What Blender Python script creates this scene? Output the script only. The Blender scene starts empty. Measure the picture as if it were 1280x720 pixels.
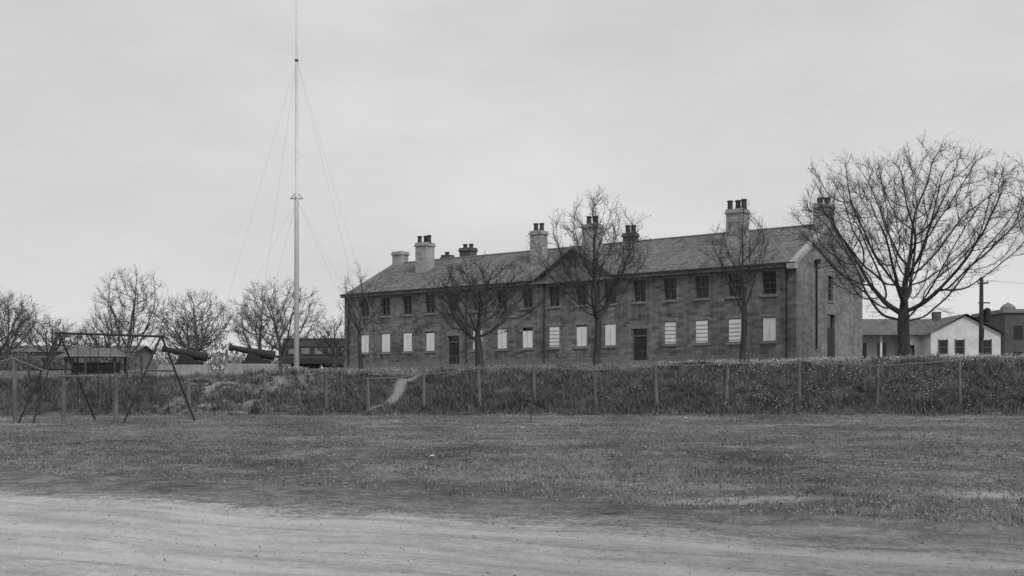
import bpy, math, random
import numpy as np
from mathutils import Vector
rng=np.random.default_rng(7); random.seed(7)
scene=bpy.context.scene
col=scene.collection
CAM=1.6
# ---------------------------------------------------------------- terrain
def sstep(a,b,v):
    t=np.clip((v-a)/(b-a),0,1); return t*t*(3-2*t)
def H(x,y):
    x=np.asarray(x,float); y=np.asarray(y,float)
    base=0.0155*np.clip(y,-20,60)
    yf=44.5+1.5*sstep(-14,-4,x)
    foot=0.0155*yf
    B=CAM+np.clip(0.70+(x+12)/31*0.75,0.45,1.55)
    yb=yf+6.5
    yw=np.clip(80+(20.3-x)*0.744,72,112)
    yw=np.where(x>20.3,80-8*sstep(20.3,27,x),yw)
    top=CAM+2.3
    plat=B+(top-B)*np.clip((y-yb)/(yw-yb),0,1)
    t=sstep(0,1,(y-yf)/(yb-yf))
    z=np.where(y<yf,base,foot+(plat-foot)*t)
    bankw=sstep(yf-1,yf+2,y)*(1-sstep(yb-2,yb+2,y))
    mu=0.02*np.sin(.9*x+1.3)*np.sin(.7*y)+0.012*np.sin(2.3*x+.4*y)+.01*np.sin(3.1*y-1.2*x)
    mb=0.14*np.sin(1.7*x+.6)*np.sin(1.9*y+.5*x)+.12*np.sin(.63*x+2)+.07*np.sin(4.1*x+y)*np.sin(2.2*y)+.08*np.sin(2.9*x-2.3*y+1)
    rut=0
    v=13.2-.46*x-y
    for c in (2.0,3.7,5.0,6.6): rut=rut-.014*np.exp(-((v-c-.12*np.sin(x*.5+c))/.16)**2)
    return z+mu+mb*bankw+rut
def h(x,y): return float(H(x,y))
def path_d(x,y):
    xc=-5.9+(y-47.3)*0.35+.15*np.sin(y*1.7)
    return np.where((y>46.3)&(y<53),np.abs(x-xc),9.)
def road_v(x,y): return 13.2-.46*x-y

# ---------------------------------------------------------------- materials
def newmat(name):
    m=bpy.data.materials.new(name); m.use_nodes=True
    nt=m.node_tree; b=nt.nodes['Principled BSDF']; b.inputs['Roughness'].default_value=.9
    if 'Specular IOR Level' in b.inputs: b.inputs['Specular IOR Level'].default_value=.2
    return m,nt,b
def N(nt,t,**k):
    n=nt.nodes.new(t)
    for a,v in k.items(): setattr(n,a,v)
    return n
def mathn(nt,op,a,b=None,c=None,clamp=False):
    n=N(nt,'ShaderNodeMath',operation=op); n.use_clamp=clamp
    for i,v in enumerate((a,b,c)):
        if v is None: continue
        if isinstance(v,(int,float)): n.inputs[i].default_value=v
        else: nt.links.new(v,n.inputs[i])
    return n.outputs[0]
def wsum(nt,*pairs):
    acc=None
    for v,w in pairs:
        t=mathn(nt,'MULTIPLY',v,w); acc=t if acc is None else mathn(nt,'ADD',acc,t)
    return acc
def maprange(nt,v,a,b,c=0,d=1,smooth=False):
    n=N(nt,'ShaderNodeMapRange'); n.clamp=True
    if smooth: n.interpolation_type='SMOOTHSTEP'
    nt.links.new(v,n.inputs[0])
    for i,x in enumerate((a,b,c,d)): n.inputs[i+1].default_value=x
    return n.outputs[0]
def noise(nt,vec,scale,detail=4,rough=.6):
    n=N(nt,'ShaderNodeTexNoise'); n.inputs['Scale'].default_value=scale
    n.inputs['Detail'].default_value=detail; n.inputs['Roughness'].default_value=rough
    if vec is not None: nt.links.new(vec,n.inputs['Vector'])
    return n.outputs['Fac']
def mixf(nt,f,a,b):
    n=N(nt,'ShaderNodeMix'); n.data_type='FLOAT'
    for i,v in ((0,f),(2,a),(3,b)):
        if isinstance(v,(int,float)): n.inputs[i].default_value=v
        else: nt.links.new(v,n.inputs[i])
    return n.outputs[0]
def bump(nt,b,hgt,strength=.5,dist=.05):
    n=N(nt,'ShaderNodeBump'); n.inputs['Strength'].default_value=strength; n.inputs['Distance'].default_value=dist
    nt.links.new(hgt,n.inputs['Height']); nt.links.new(n.outputs[0],b.inputs['Normal'])
def simple(name,lo,hi,scale=2.0,rough=.85,bs=.3,bd=.02,metal=0,stretch=None):
    m,nt,b=newmat(name); tc=N(nt,'ShaderNodeTexCoord'); v=tc.outputs['Object']
    if stretch:
        mp=N(nt,'ShaderNodeMapping'); mp.inputs['Scale'].default_value=stretch; nt.links.new(v,mp.inputs[0]); v=mp.outputs[0]
    f=noise(nt,v,scale,5); g=noise(nt,v,scale*7,3)
    s=wsum(nt,(f,.65),(g,.35))
    c=maprange(nt,s,.32,.68,lo,hi); nt.links.new(c,b.inputs['Base Color'])
    b.inputs['Roughness'].default_value=rough; b.inputs['Metallic'].default_value=metal
    if bs: bump(nt,b,s,bs,bd)
    return m
def island(name,lo,hi,rough=.9,wi=.7,wn=.6):
    m,nt,b=newmat(name); g=N(nt,'ShaderNodeNewGeometry')
    f=noise(nt,g.outputs['Position'],.4,5,.7)
    s=wsum(nt,(g.outputs['Random Per Island'],wi),(f,wn))
    c=maprange(nt,s,.18*wi+.3*wn,.82*wi+.68*wn,lo,hi); nt.links.new(c,b.inputs['Base Color']); b.inputs['Roughness'].default_value=rough
    return m

def ground_material():
    m,nt,b=newmat('ground_grass_and_dirt'); g=N(nt,'ShaderNodeNewGeometry'); P=g.outputs['Position']
    sp=N(nt,'ShaderNodeSeparateXYZ'); nt.links.new(P,sp.inputs[0]); X,Y=sp.outputs[0],sp.outputs[1]
    n1=noise(nt,P,.35,5); n2=noise(nt,P,2.2,5,.75); n3=noise(nt,P,14,5,.85); n4=noise(nt,P,.09,3)
    n5=noise(nt,P,45,4,.85)
    gr=wsum(nt,(n1,.32),(n2,.25),(n3,.28),(n4,.15))
    grass=maprange(nt,gr,.40,.61,.055,.30)
    worn=maprange(nt,wsum(nt,(n1,.5),(n2,.5)),.51,.60,0,.85)
    grass=mixf(nt,worn,grass,maprange(nt,n3,.38,.62,.16,.42))
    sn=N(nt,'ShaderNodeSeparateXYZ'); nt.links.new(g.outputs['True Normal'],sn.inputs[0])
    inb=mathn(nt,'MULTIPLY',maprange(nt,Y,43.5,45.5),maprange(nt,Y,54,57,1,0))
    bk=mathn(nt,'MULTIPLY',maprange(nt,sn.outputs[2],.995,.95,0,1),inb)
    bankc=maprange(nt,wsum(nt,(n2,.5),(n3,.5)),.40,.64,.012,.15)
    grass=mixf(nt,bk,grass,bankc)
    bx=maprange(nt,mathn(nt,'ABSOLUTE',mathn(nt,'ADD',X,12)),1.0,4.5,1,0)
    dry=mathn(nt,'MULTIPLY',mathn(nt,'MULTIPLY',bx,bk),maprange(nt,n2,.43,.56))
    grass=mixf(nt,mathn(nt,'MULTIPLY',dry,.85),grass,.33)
    xc=mathn(nt,'ADD',mathn(nt,'MULTIPLY',mathn(nt,'SUBTRACT',Y,47.3),.35),-5.9)
    xc=mathn(nt,'ADD',xc,mathn(nt,'MULTIPLY',mathn(nt,'SINE',mathn(nt,'MULTIPLY',Y,1.7)),.15))
    pd=mathn(nt,'ADD',mathn(nt,'ABSOLUTE',mathn(nt,'SUBTRACT',X,xc)),mathn(nt,'MULTIPLY',mathn(nt,'SUBTRACT',n2,.5),.5))
    pm=mathn(nt,'MULTIPLY',maprange(nt,pd,.12,.3,1,0),mathn(nt,'MULTIPLY',maprange(nt,Y,46.2,47),maprange(nt,Y,51,53,1,0)))
    grass=mixf(nt,mathn(nt,'MULTIPLY',pm,.8),grass,.32)
    def patch(cx,cy,rx,ry):
        a=mathn(nt,'DIVIDE',mathn(nt,'SUBTRACT',X,cx),rx); c=mathn(nt,'DIVIDE',mathn(nt,'SUBTRACT',Y,cy),ry)
        d=mathn(nt,'ADD',mathn(nt,'MULTIPLY',a,a),mathn(nt,'MULTIPLY',c,c))
        d=mathn(nt,'ADD',d,wsum(nt,(mathn(nt,'SUBTRACT',n2,.5),4.5),(mathn(nt,'SUBTRACT',n3,.5),3.5)))
        return maprange(nt,d,.1,1.3,1,0,True)
    pp=mathn(nt,'MAXIMUM',patch(2.9,14.3,1.2,.45),patch(6.4,15.0,.7,.5))
    pp=mathn(nt,'MAXIMUM',pp,patch(2.8,11.6,.9,.25)); pp=mathn(nt,'MAXIMUM',pp,patch(4.6,10.3,.6,.5))
    grass=mixf(nt,mathn(nt,'MULTIPLY',pp,.85),grass,maprange(nt,n3,.38,.62,.3,.6))
    # road
    v=mathn(nt,'SUBTRACT',mathn(nt,'SUBTRACT',13.2,mathn(nt,'MULTIPLY',X,.46)),Y)
    wob=wsum(nt,(mathn(nt,'SUBTRACT',n2,.5),2.6),(mathn(nt,'SUBTRACT',n1,.5),1.4),(mathn(nt,'SUBTRACT',n3,.5),3.0))
    vv=mathn(nt,'ADD',v,wob)
    m1=mathn(nt,'MULTIPLY',maprange(nt,vv,-.5,.6,0,1,True),maprange(nt,vv,12.5,13.5,1,0))
    m2=maprange(nt,vv,.5,1.7,0,1,True)
    u_=mathn(nt,'SUBTRACT',mathn(nt,'MULTIPLY',X,.908),mathn(nt,'MULTIPLY',Y,.418))
    w_=mathn(nt,'ADD',mathn(nt,'MULTIPLY',X,.418),mathn(nt,'MULTIPLY',Y,.908))
    cb=N(nt,'ShaderNodeCombineXYZ'); nt.links.new(mathn(nt,'MULTIPLY',u_,.35),cb.inputs[0]); nt.links.new(mathn(nt,'MULTIPLY',w_,4.0),cb.inputs[1])
    rut=noise(nt,cb.outputs[0],1.0,5,.7)
    dirt=wsum(nt,(rut,.22),(n5,.25),(n3,.33),(n2,.2))
    dlo=maprange(nt,dirt,.42,.58,.13,.38); dhi=maprange(nt,dirt,.42,.57,.38,.70)
    trk=None
    for c in (2.0,3.7,5.0,6.6):
        q=mathn(nt,'SUBTRACT',mathn(nt,'ADD',v,mathn(nt,'MULTIPLY',mathn(nt,'SUBTRACT',n2,.5),.35)),c)
        q=mathn(nt,'SUBTRACT',q,mathn(nt,'MULTIPLY',mathn(nt,'SINE',mathn(nt,'ADD',mathn(nt,'MULTIPLY',X,.5),c)),.12))
        q=maprange(nt,mathn(nt,'ABSOLUTE',q),.08,.36,1,0,True); trk=q if trk is None else mathn(nt,'MAXIMUM',trk,q)
    xr=maprange(nt,X,-2.5,3.5,1,.25)
    dc=mixf(nt,mathn(nt,'MULTIPLY',m2,xr),dlo,dhi)
    dc=mixf(nt,mathn(nt,'MULTIPLY',mathn(nt,'MULTIPLY',trk,m2),.32),dc,.68)
    dc=mixf(nt,mathn(nt,'MULTIPLY',maprange(nt,rut,.5,.4),.15),dc,.16)
    fin=mixf(nt,m1,grass,dc)
    nt.links.new(fin,b.inputs['Base Color']); b.inputs['Roughness'].default_value=1; b.inputs['Specular IOR Level'].default_value=.0
    hh=wsum(nt,(n2,.5),(n3,.6),(rut,.25),(n5,.2))
    bump(nt,b,hh,1.0,.06)
    return m
M_ground=ground_material()

def stone_wall(name,lo,hi,mortar,bw=.75,bh=.3,wb=.22,mm=.35):
    m,nt,b=newmat(name); tc=N(nt,'ShaderNodeTexCoord'); sp=N(nt,'ShaderNodeSeparateXYZ'); nt.links.new(tc.outputs['Object'],sp.inputs[0])
    n2=noise(nt,tc.outputs['Object'],6,4,.7)
    cb=N(nt,'ShaderNodeCombineXYZ'); nt.links.new(mathn(nt,'ADD',sp.outputs[0],sp.outputs[1]),cb.inputs[0]); nt.links.new(mathn(nt,'ADD',sp.outputs[2],mathn(nt,'MULTIPLY',n2,.05)),cb.inputs[1])
    br=N(nt,'ShaderNodeTexBrick'); nt.links.new(cb.outputs[0],br.inputs[0])
    br.inputs['Color1'].default_value=(0,0,0,1); br.inputs['Color2'].default_value=(1,1,1,1); br.inputs['Mortar'].default_value=(.5,.5,.5,1)
    br.inputs['Scale'].default_value=1; br.inputs['Brick Width'].default_value=bw; br.inputs['Row Height'].default_value=bh
    br.inputs['Mortar Size'].default_value=.016; br.inputs['Bias'].default_value=0
    n1=noise(nt,tc.outputs['Object'],.45,5); 
    mp=N(nt,'ShaderNodeMapping'); mp.inputs['Scale'].default_value=(1.6,1.6,.12); nt.links.new(tc.outputs['Object'],mp.inputs[0])
    n3=noise(nt,mp.outputs[0],1.2,5,.7)
    s=wsum(nt,(br.outputs['Color'],wb),(n1,.4),(n2,.3),(n3,.55))
    c=maprange(nt,s,.49+wb*.1,.82+wb*.6,lo,hi); c=mixf(nt,mathn(nt,'MULTIPLY',br.outputs['Fac'],mm),c,mortar)
    nt.links.new(c,b.inputs['Base Color']); bump(nt,b,mathn(nt,'SUBTRACT',mathn(nt,'MULTIPLY',n2,.6),mathn(nt,'MULTIPLY',br.outputs['Fac'],.6)),.6,.03)
    return m
M_stone=stone_wall('sandstone_ashlar',.045,.27,.18,.62,.24)
M_gable=stone_wall('gable_sandstone',.10,.32,.22,.62,.24,wb=.18,mm=.3)
M_chim=stone_wall('chimney_stone',.2,.46,.3,.5,.2)
M_chimd=stone_wall('chimney_brick_dark',.06,.16,.15,.3,.12)
M_brick=stone_wall('dark_brick',.06,.14,.2,.4,.15)
def slate(name,lo,hi):
    m,nt,b=newmat(name); tc=N(nt,'ShaderNodeTexCoord'); sp=N(nt,'ShaderNodeSeparateXYZ'); nt.links.new(tc.outputs['Object'],sp.inputs[0])
    cb=N(nt,'ShaderNodeCombineXYZ'); nt.links.new(sp.outputs[0],cb.inputs[0]); nt.links.new(mathn(nt,'MULTIPLY',sp.outputs[2],2.),cb.inputs[1])
    br=N(nt,'ShaderNodeTexBrick'); nt.links.new(cb.outputs[0],br.inputs[0])
    br.inputs['Color1'].default_value=(0,0,0,1); br.inputs['Color2'].default_value=(1,1,1,1); br.inputs['Mortar'].default_value=(0,0,0,1)
    br.inputs['Brick Width'].default_value=.35; br.inputs['Row Height'].default_value=.25; br.inputs['Mortar Size'].default_value=.015; br.inputs['Scale'].default_value=1
    n1=noise(nt,tc.outputs['Object'],.3,5); n2=noise(nt,tc.outputs['Object'],3,5,.7)
    mp=N(nt,'ShaderNodeMapping'); mp.inputs['Scale'].default_value=(1.8,.2,.2); nt.links.new(tc.outputs['Object'],mp.inputs[0]); n3=noise(nt,mp.outputs[0],1,5,.7)
    s=wsum(nt,(br.outputs['Color'],.2),(n1,.35),(n2,.3),(n3,.35))
    c=maprange(nt,s,.4,.8,lo,hi); c=mixf(nt,mathn(nt,'MULTIPLY',br.outputs['Fac'],.5),c,lo*.5)
    nt.links.new(c,b.inputs['Base Color']); b.inputs['Roughness'].default_value=.75; bump(nt,b,mathn(nt,'SUBTRACT',n2,br.outputs['Fac']),.4,.02)
    return m
M_slate=slate('slate_roof',.06,.26)
M_shingle=slate('shingle_roof',.10,.2)
M_trim=simple('stone_trim',.28,.46,3)
M_sill=simple('stone_sill',.14,.28,3)
M_dark=simple('dark_paint',.03,.06,3)
M_pot=simple('chimney_pot_clay',.04,.09,3)
M_white=simple('whitewashed_board',.66,.9,2.5,stretch=(1,1,.3))
M_slat=simple('board_slat_grey',.25,.45,3)
M_frame=simple('window_frame_paint',.10,.18,4)
M_house=simple('white_clapboard',.5,.8,1.2)
M_wood=simple('weathered_wood',.07,.22,4,stretch=(1,1,.2))
M_rail=simple('weathered_rail',.14,.26,4)
M_woodd=simple('dark_wood',.04,.1,4,stretch=(1,1,.2))
M_iron=simple('dark_iron',.02,.05,5,rough=.6)
M_wire=simple('galvanised_wire',.08,.14,5)
M_pole=simple('white_painted_steel',.62,.8,2)
M_guy=simple('steel_guy_wire',.38,.46,2)
M_conc=simple('concrete_plinth',.18,.36,1.5)
M_bark=simple('bark',.03,.085,5,stretch=(1,1,.3))
M_barkf=simple('haze_lightened_bark',.06,.13,5)  # bark lightened for the background trees: distance haze painted into the colour
M_bud=island('spring_buds',.07,.2)
M_grass=island('grass_blades',.045,.34,wi=.5,wn=1.0)
M_weed=island('bank_weeds',.01,.22,wi=.6,wn=1.1)
M_tuft=island('dry_tufts',.04,.22)
M_flower=simple('dandelion_white',.55,.75,2,bs=0)
M_far=island('haze_toned_twigs',.14,.24)  # pale low-contrast twigs, atmospheric haze put into the base colour
M_coach=simple('railway_coach_paint',.04,.08,1)
M_ware=simple('hazed_warehouse_boards',.13,.2,1)  # far building's boards greyed: haze is part of the paint colour
def glass():
    m,nt,b=newmat('dark_window_glass'); b.inputs['Base Color'].default_value=(.015,.015,.015,1); b.inputs['Roughness'].default_value=.12
    b.inputs['Specular IOR Level'].default_value=.4; return m
M_glass=glass()
M_cwin=simple('coach_window_blind',.12,.35,1)

# ---------------------------------------------------------------- mesh builder
class MB:
    def __init__(s): s.v=[]; s.f=[]
    def poly(s,pts):
        n=len(s.v); s.v+= [tuple(p) for p in pts]; s.f.append(tuple(range(n,n+len(pts))))
    def box(s,x0,x1,y0,y1,z0,z1):
        n=len(s.v)
        s.v+=[(x0,y0,z0),(x1,y0,z0),(x1,y1,z0),(x0,y1,z0),(x0,y0,z1),(x1,y0,z1),(x1,y1,z1),(x0,y1,z1)]
        for q in ((0,3,2,1),(4,5,6,7),(0,1,5,4),(1,2,6,5),(2,3,7,6),(3,0,4,7)): s.f.append(tuple(n+i for i in q))
    def tube(s,a,b,r0,r1=None,k=8,caps=True):
        r1=r0 if r1 is None else r1
        a=Vector(a); b=Vector(b); d=(b-a).normalized()
        ref=Vector((1,0,0)) if abs(d.x)<.8 else Vector((0,1,0))
        u=(ref-d*ref.dot(d)).normalized(); w=d.cross(u); n=len(s.v)
        for c,r in ((a,r0),(b,r1)):
            for i in range(k):
                t=2*math.pi*i/k; s.v.append(tuple(c+u*(r*math.cos(t))+w*(r*math.sin(t))))
        for i in range(k):
            j=(i+1)%k; s.f.append((n+i,n+j,n+k+j,n+k+i))
        if caps: s.f.append(tuple(n+k-1-i for i in range(k))); s.f.append(tuple(n+k+i for i in range(k)))
    def lathe(s,a,d,prof,k=14):
        a=Vector(a); d=Vector(d).normalized(); ref=Vector((0,1,0)) if abs(d.y)<.8 else Vector((1,0,0))
        u=(ref-d*ref.dot(d)).normalized(); w=d.cross(u); n=len(s.v)
        for (t,r) in prof:
            c=a+d*t
            for i in range(k):
                q=2*math.pi*i/k; s.v.append(tuple(c+u*(r*math.cos(q))+w*(r*math.sin(q))))
        for m in range(len(prof)-1):
            for i in range(k):
                j=(i+1)%k; s.f.append((n+m*k+i,n+m*k+j,n+(m+1)*k+j,n+(m+1)*k+i))
        s.f.append(tuple(n+k-1-i for i in range(k))); s.f.append(tuple(n+(len(prof)-1)*k+i for i in range(k)))
    def obj(s,name,mat,parent=None,loc=(0,0,0),rotz=0,bevel=0,smooth=False):
        me=bpy.data.meshes.new(name); me.from_pydata(s.v,[],s.f); me.update()
        me.materials.append(mat)
        o=bpy.data.objects.new(name,me); col.objects.link(o); o.location=loc; o.rotation_euler=(0,0,rotz)
        if parent: o.parent=parent
        if smooth:
            for p in me.polygons: p.use_smooth=True
        if bevel:
            b=o.modifiers.new('b','BEVEL'); b.width=bevel; b.segments=2; b.limit_method='ANGLE'
        return o
def empty(name,loc=(0,0,0),rotz=0):
    e=bpy.data.objects.new(name,None); col.objects.link(e); e.location=loc; e.rotation_euler=(0,0,rotz); e.empty_display_size=.5; return e
def npmesh(name,verts,faces,mat,loc=(0,0,0),parent=None):
    me=bpy.data.meshes.new(name); nv=len(verts); nf,k=faces.shape
    me.vertices.add(nv); me.vertices.foreach_set('co',verts.astype(np.float32).ravel())
    me.loops.add(nf*k); me.loops.foreach_set('vertex_index',faces.astype(np.int32).ravel())
    me.polygons.add(nf); me.polygons.foreach_set('loop_start',np.arange(0,nf*k,k,dtype=np.int32)); me.polygons.foreach_set('loop_total',np.full(nf,k,dtype=np.int32))
    me.update(calc_edges=True); me.materials.append(mat)
    o=bpy.data.objects.new(name,me); col.objects.link(o); o.location=loc
    if parent: o.parent=parent
    return o

# ---------------------------------------------------------------- ground
def gridmesh(name,xs,ys,mat,dz=0):
    X,Y=np.meshgrid(xs,ys); Z=H(X,Y)+dz
    V=np.stack([X.ravel(),Y.ravel(),Z.ravel()],1); nx=len(xs); ny=len(ys)
    i=np.arange(nx-1); j=np.arange(ny-1); I,J=np.meshgrid(i,j); a=(J*nx+I).ravel()
    F=np.stack([a,a+1,a+nx+1,a+nx],1)
    o=npmesh(name,V,F,mat)
    o.data.polygons.foreach_set('use_smooth',np.ones(len(F),dtype=bool)); return o
xs=np.concatenate([[-3000,-1200,-500,-250,-150,-100,-80],np.arange(-60,70,.4),[80,100,150,250,500,1200,3000]])
ys=np.concatenate([[-600,-200,-80,-40,-20,-10],np.arange(-5,60,.25),np.arange(60,130,1.0),[140,160,200,300,600,1200,3500]])
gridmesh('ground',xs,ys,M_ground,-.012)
def road():
    a=np.arange(-40,60,.4); c=np.arange(-1.2,13.5,.08)
    U,Vv=np.meshgrid(a,c)
    ex,ey=.9085,-.4179; nx_,ny_=-.4179,-.9085
    X=0+U*ex+Vv*nx_; Y=13.2+U*ey+Vv*ny_
    Z=H(X,Y)+.012
    Z=np.where((Vv<-1.1)|(Vv>13.35),Z-.04,Z)
    V=np.stack([X.ravel(),Y.ravel(),Z.ravel()],1); nx=len(a); ny=len(c)
    I,J=np.meshgrid(np.arange(nx-1),np.arange(ny-1)); q=(J*nx+I).ravel()
    F=np.stack([q,q+nx,q+nx+1,q+1],1)
    o=npmesh('dirt_road',V,F,M_ground); o.data.polygons.foreach_set('use_smooth',np.ones(len(F),dtype=bool))
road()
def specks(name,x,y,s,mat,dz=.004):
    n=len(x); z=H(x,y)+dz
    o=np.array([[1,0,0],[-.8,.3,0],[0,1,0],[.2,-1,0],[0,0,.7],[0,0,-.6]])
    V=np.stack([x,y,z],1)[:,None]+o[None]*s[:,None,None]*rng.uniform(.6,1.3,(n,6,1))
    f=np.array([[0,2,4],[2,1,4],[1,3,4],[3,0,4],[2,0,5],[1,2,5],[3,1,5],[0,3,5]])
    F=(np.arange(n)[:,None,None]*6+f[None]).reshape(-1,3); return npmesh(name,V.reshape(-1,3),F,mat)
def pebbles():
    n=4200; x=rng.uniform(-12,12,n); v=rng.uniform(-.6,7.5,n); y=13.2-.46*x-v; k=y>5; x,y=x[k],y[k]
    specks('road_pebbles',x,y,rng.uniform(.004,.012,len(x))*np.where(rng.uniform(0,1,len(x))<.05,1.8,1),island('pebble_stone',.06,.5),.014)
    n=20000; r=rng.uniform(0,1,n); y=9+35*r**1.2; x=rng.uniform(-1,1,n)*(y*.5+2); k=road_v(x,y)<.6; x,y=x[k],y[k]
    specks('field_clods_and_leaves',x,y,rng.uniform(.006,.018,len(x))*(1+y/60),island('clods',.03,.45))
pebbles()

def blades(name,x,y,hgt,wid,mat,lean=.6):
    n=len(x); z=H(x,y)
    ang=rng.uniform(0,2*np.pi,n); la=rng.uniform(0,2*np.pi,n); L=hgt*rng.uniform(0,lean,n)
    dx=np.cos(ang)*wid/2; dy=np.sin(ang)*wid/2
    V=np.empty((n,3,3)); V[:,0]=np.stack([x-dx,y-dy,z-.01],1); V[:,1]=np.stack([x+dx,y+dy,z-.01],1)
    V[:,2]=np.stack([x+np.cos(la)*L,y+np.sin(la)*L,z+hgt],1)
    return npmesh(name,V.reshape(-1,3),np.arange(n*3).reshape(n,3),mat)
def clumpy(x,y,s=1.0):
    return .5+.25*np.sin(x*1.3*s+2*np.sin(y*.7*s))+.25*np.sin(y*1.9*s+1.5*np.sin(x*.9*s+1))
def field():
    n=230000; r=rng.uniform(0,1,n); y=9+36.5*r**1.25
    x=rng.uniform(-1,1,n)*(y*.5+2.5)
    v=road_v(x,y)+rng.normal(0,.8,n)+.5*np.sin(x*1.9+y)+.4*np.sin(x*5.1)
    k=(v<.1+.9*sstep(-1,4,x))&(rng.uniform(0,1,n)<.08+1.1*clumpy(x,y,.55)*clumpy(x+3,y,2.9))
    for cx,cy,rx,ry in ((2.9,14.3,1.2,.45),(6.4,15,.7,.5),(2.8,11.6,.9,.25)):
        dd=((x-cx)/rx)**2+((y-cy)/ry)**2+rng.normal(0,.35,n); k&=~((dd<1)&(rng.uniform(0,1,n)<.85))
    x,y=x[k],y[k]; m=len(x)
    hg=rng.uniform(.008,.032,m)*(1+.6*clumpy(x,y,2.3)); w=rng.uniform(.008,.016,m)*(1+y/30)
    t=2600; ty=9+35*rng.uniform(0,1,t)**1.2; tx=rng.uniform(-1,1,t)*(ty*.5+2); kk=(road_v(tx,ty)+rng.normal(0,.5,t)<.9)&(rng.uniform(0,1,t)<.25+clumpy(tx,ty,.5)); tx,ty=tx[kk],ty[kk]; t=len(tx); b=16
    sx=np.repeat(tx,b)+rng.normal(0,.045,t*b); sy=np.repeat(ty,b)+rng.normal(0,.045,t*b)
    x=np.concatenate([x,sx]); y=np.concatenate([y,sy]); hg=np.concatenate([hg,rng.uniform(.02,.055,t*b)]); w=np.concatenate([w,rng.uniform(.008,.014,t*b)*(1+sy/35)])
    blades('field_grass',x,y,hg,w,M_grass,1.4)
field()
def bank():
    n=150000; x=rng.uniform(-34,36,n); y=rng.uniform(44.0,52.0,n)
    k=(path_d(x,y)>.25+.15*rng.uniform(0,1,n))&(rng.uniform(0,1,n)<.12+.88*clumpy(x,y,1.6)*clumpy(x+1,y*1.3,3.7)*1.5); k&=~((np.abs(x+12)<3.5)&(y>47)&(rng.uniform(0,1,n)<.65))
    x,y=x[k],y[k]; m=len(x); edge=sstep(44.0,46.8,y)
    hg=rng.uniform(.04,.24,m)*(.3+1.3*clumpy(x,y,2.7))*(.2+.8*edge); w=rng.uniform(.03,.06,m)
    t=1500; tx=rng.uniform(-34,36,t); ty=np.where(rng.uniform(0,1,t)<.45,47.4+rng.normal(0,.35,t),rng.uniform(45.5,52,t)); kk=path_d(tx,ty)>.7; tx,ty=tx[kk],ty[kk]; t=len(tx); b=26
    sc=np.repeat(rng.uniform(.5,1.3,t),b); sx=np.repeat(tx,b)+rng.normal(0,.12,t*b)*sc; sy=np.repeat(ty,b)+rng.normal(0,.1,t*b)*sc
    hg=np.concatenate([hg,rng.uniform(.12,.42,t*b)*sc]); w=np.concatenate([w,rng.uniform(.025,.05,t*b)]); x=np.concatenate([x,sx]); y=np.concatenate([y,sy])
    blades('bank_weeds',x,y,hg,w,M_weed,1.2)
    n=60000; y=52+45*rng.uniform(0,1,n)**1.6; x=rng.uniform(-.5,.5,n)*(y*1.1)
    blades('plateau_grass',x,y,rng.uniform(.04,.12,n),rng.uniform(.03,.06,n),M_grass,1.2)
bank()
def flowers():
    n=7500
    a=rng.uniform(0,1,n); x=np.where(a<.72,rng.uniform(8,34,n),rng.uniform(-30,34,n)); y=np.where(rng.uniform(0,1,n)<.75,rng.uniform(50.5,64,n),rng.uniform(46.5,51,n))
    k=rng.uniform(0,1,n)<clumpy(x,y,.7)*.85+.1; x,y=x[k],y[k]
    m=1500; yy=rng.uniform(12,45,m); xx=rng.uniform(-.5,.5,m)*yy*1.05; kk=(road_v(xx,yy)<-.8)&(rng.uniform(0,1,m)<clumpy(xx,yy,.6)); xx,yy=xx[kk],yy[kk]
    s=np.concatenate([rng.uniform(.014,.034,len(x)),rng.uniform(.006,.013,len(xx))]); hz=np.concatenate([rng.uniform(.08,.24,len(x)),rng.uniform(.02,.05,len(xx))])
    x=np.concatenate([x,xx]); y=np.concatenate([y,yy]); n=len(x); z=H(x,y)+hz
    c=np.stack([x,y,z],1); o=np.array([[1,0,0],[-1,0,0],[0,1,0],[0,-1,0],[0,0,.8],[0,0,-.8]])
    V=c[:,None,:]+o[None]*s[:,None,None]
    f=np.array([[0,2,4],[2,1,4],[1,3,4],[3,0,4],[2,0,5],[1,2,5],[3,1,5],[0,3,5]])
    F=(np.arange(n)[:,None,None]*6+f[None]).reshape(-1,3)
    npmesh('dandelion_flowers',V.reshape(-1,3),F,M_flower)
flowers()

# ---------------------------------------------------------------- barracks
RZ=math.atan2(-.5968,.8024)
Lb=45.24; D=13.7; ZE=CAM+9.3; ZR=CAM+12.85; ZB=CAM+1.9
bld=empty('stone_barracks_building',(20.3,80,0),RZ)
def wall(mb,rev,length,z0,z1,ops,P,depth=.22):
    us=sorted({0,length}|{o[0] for o in ops}|{o[1] for o in ops}); zs=sorted({z0,z1}|{o[2] for o in ops}|{o[3] for o in ops})
    for i in range(len(us)-1):
        for j in range(len(zs)-1):
            cu=(us[i]+us[i+1])/2; cz=(zs[j]+zs[j+1])/2
            if any(o[0]<cu<o[1] and o[2]<cz<o[3] for o in ops): continue
            mb.poly([P(us[i],zs[j],0),P(us[i+1],zs[j],0),P(us[i+1],zs[j+1],0),P(us[i],zs[j+1],0)])
    for a,b,c,d in ops:
        for q in (((a,c),(a,d)),((a,d),(b,d)),((b,d),(b,c)),((b,c),(a,c))):
            (u0,w0),(u1,w1)=q; rev.poly([P(u0,w0,0),P(u1,w1,0),P(u1,w1,depth),P(u0,w0,depth)])
bays=[2.05+2.7*k for k in range(16)]
doors={4,11}
UW=(CAM+7.07,CAM+8.75); LW=(CAM+3.68,CAM+5.42)
ops=[]
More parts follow.
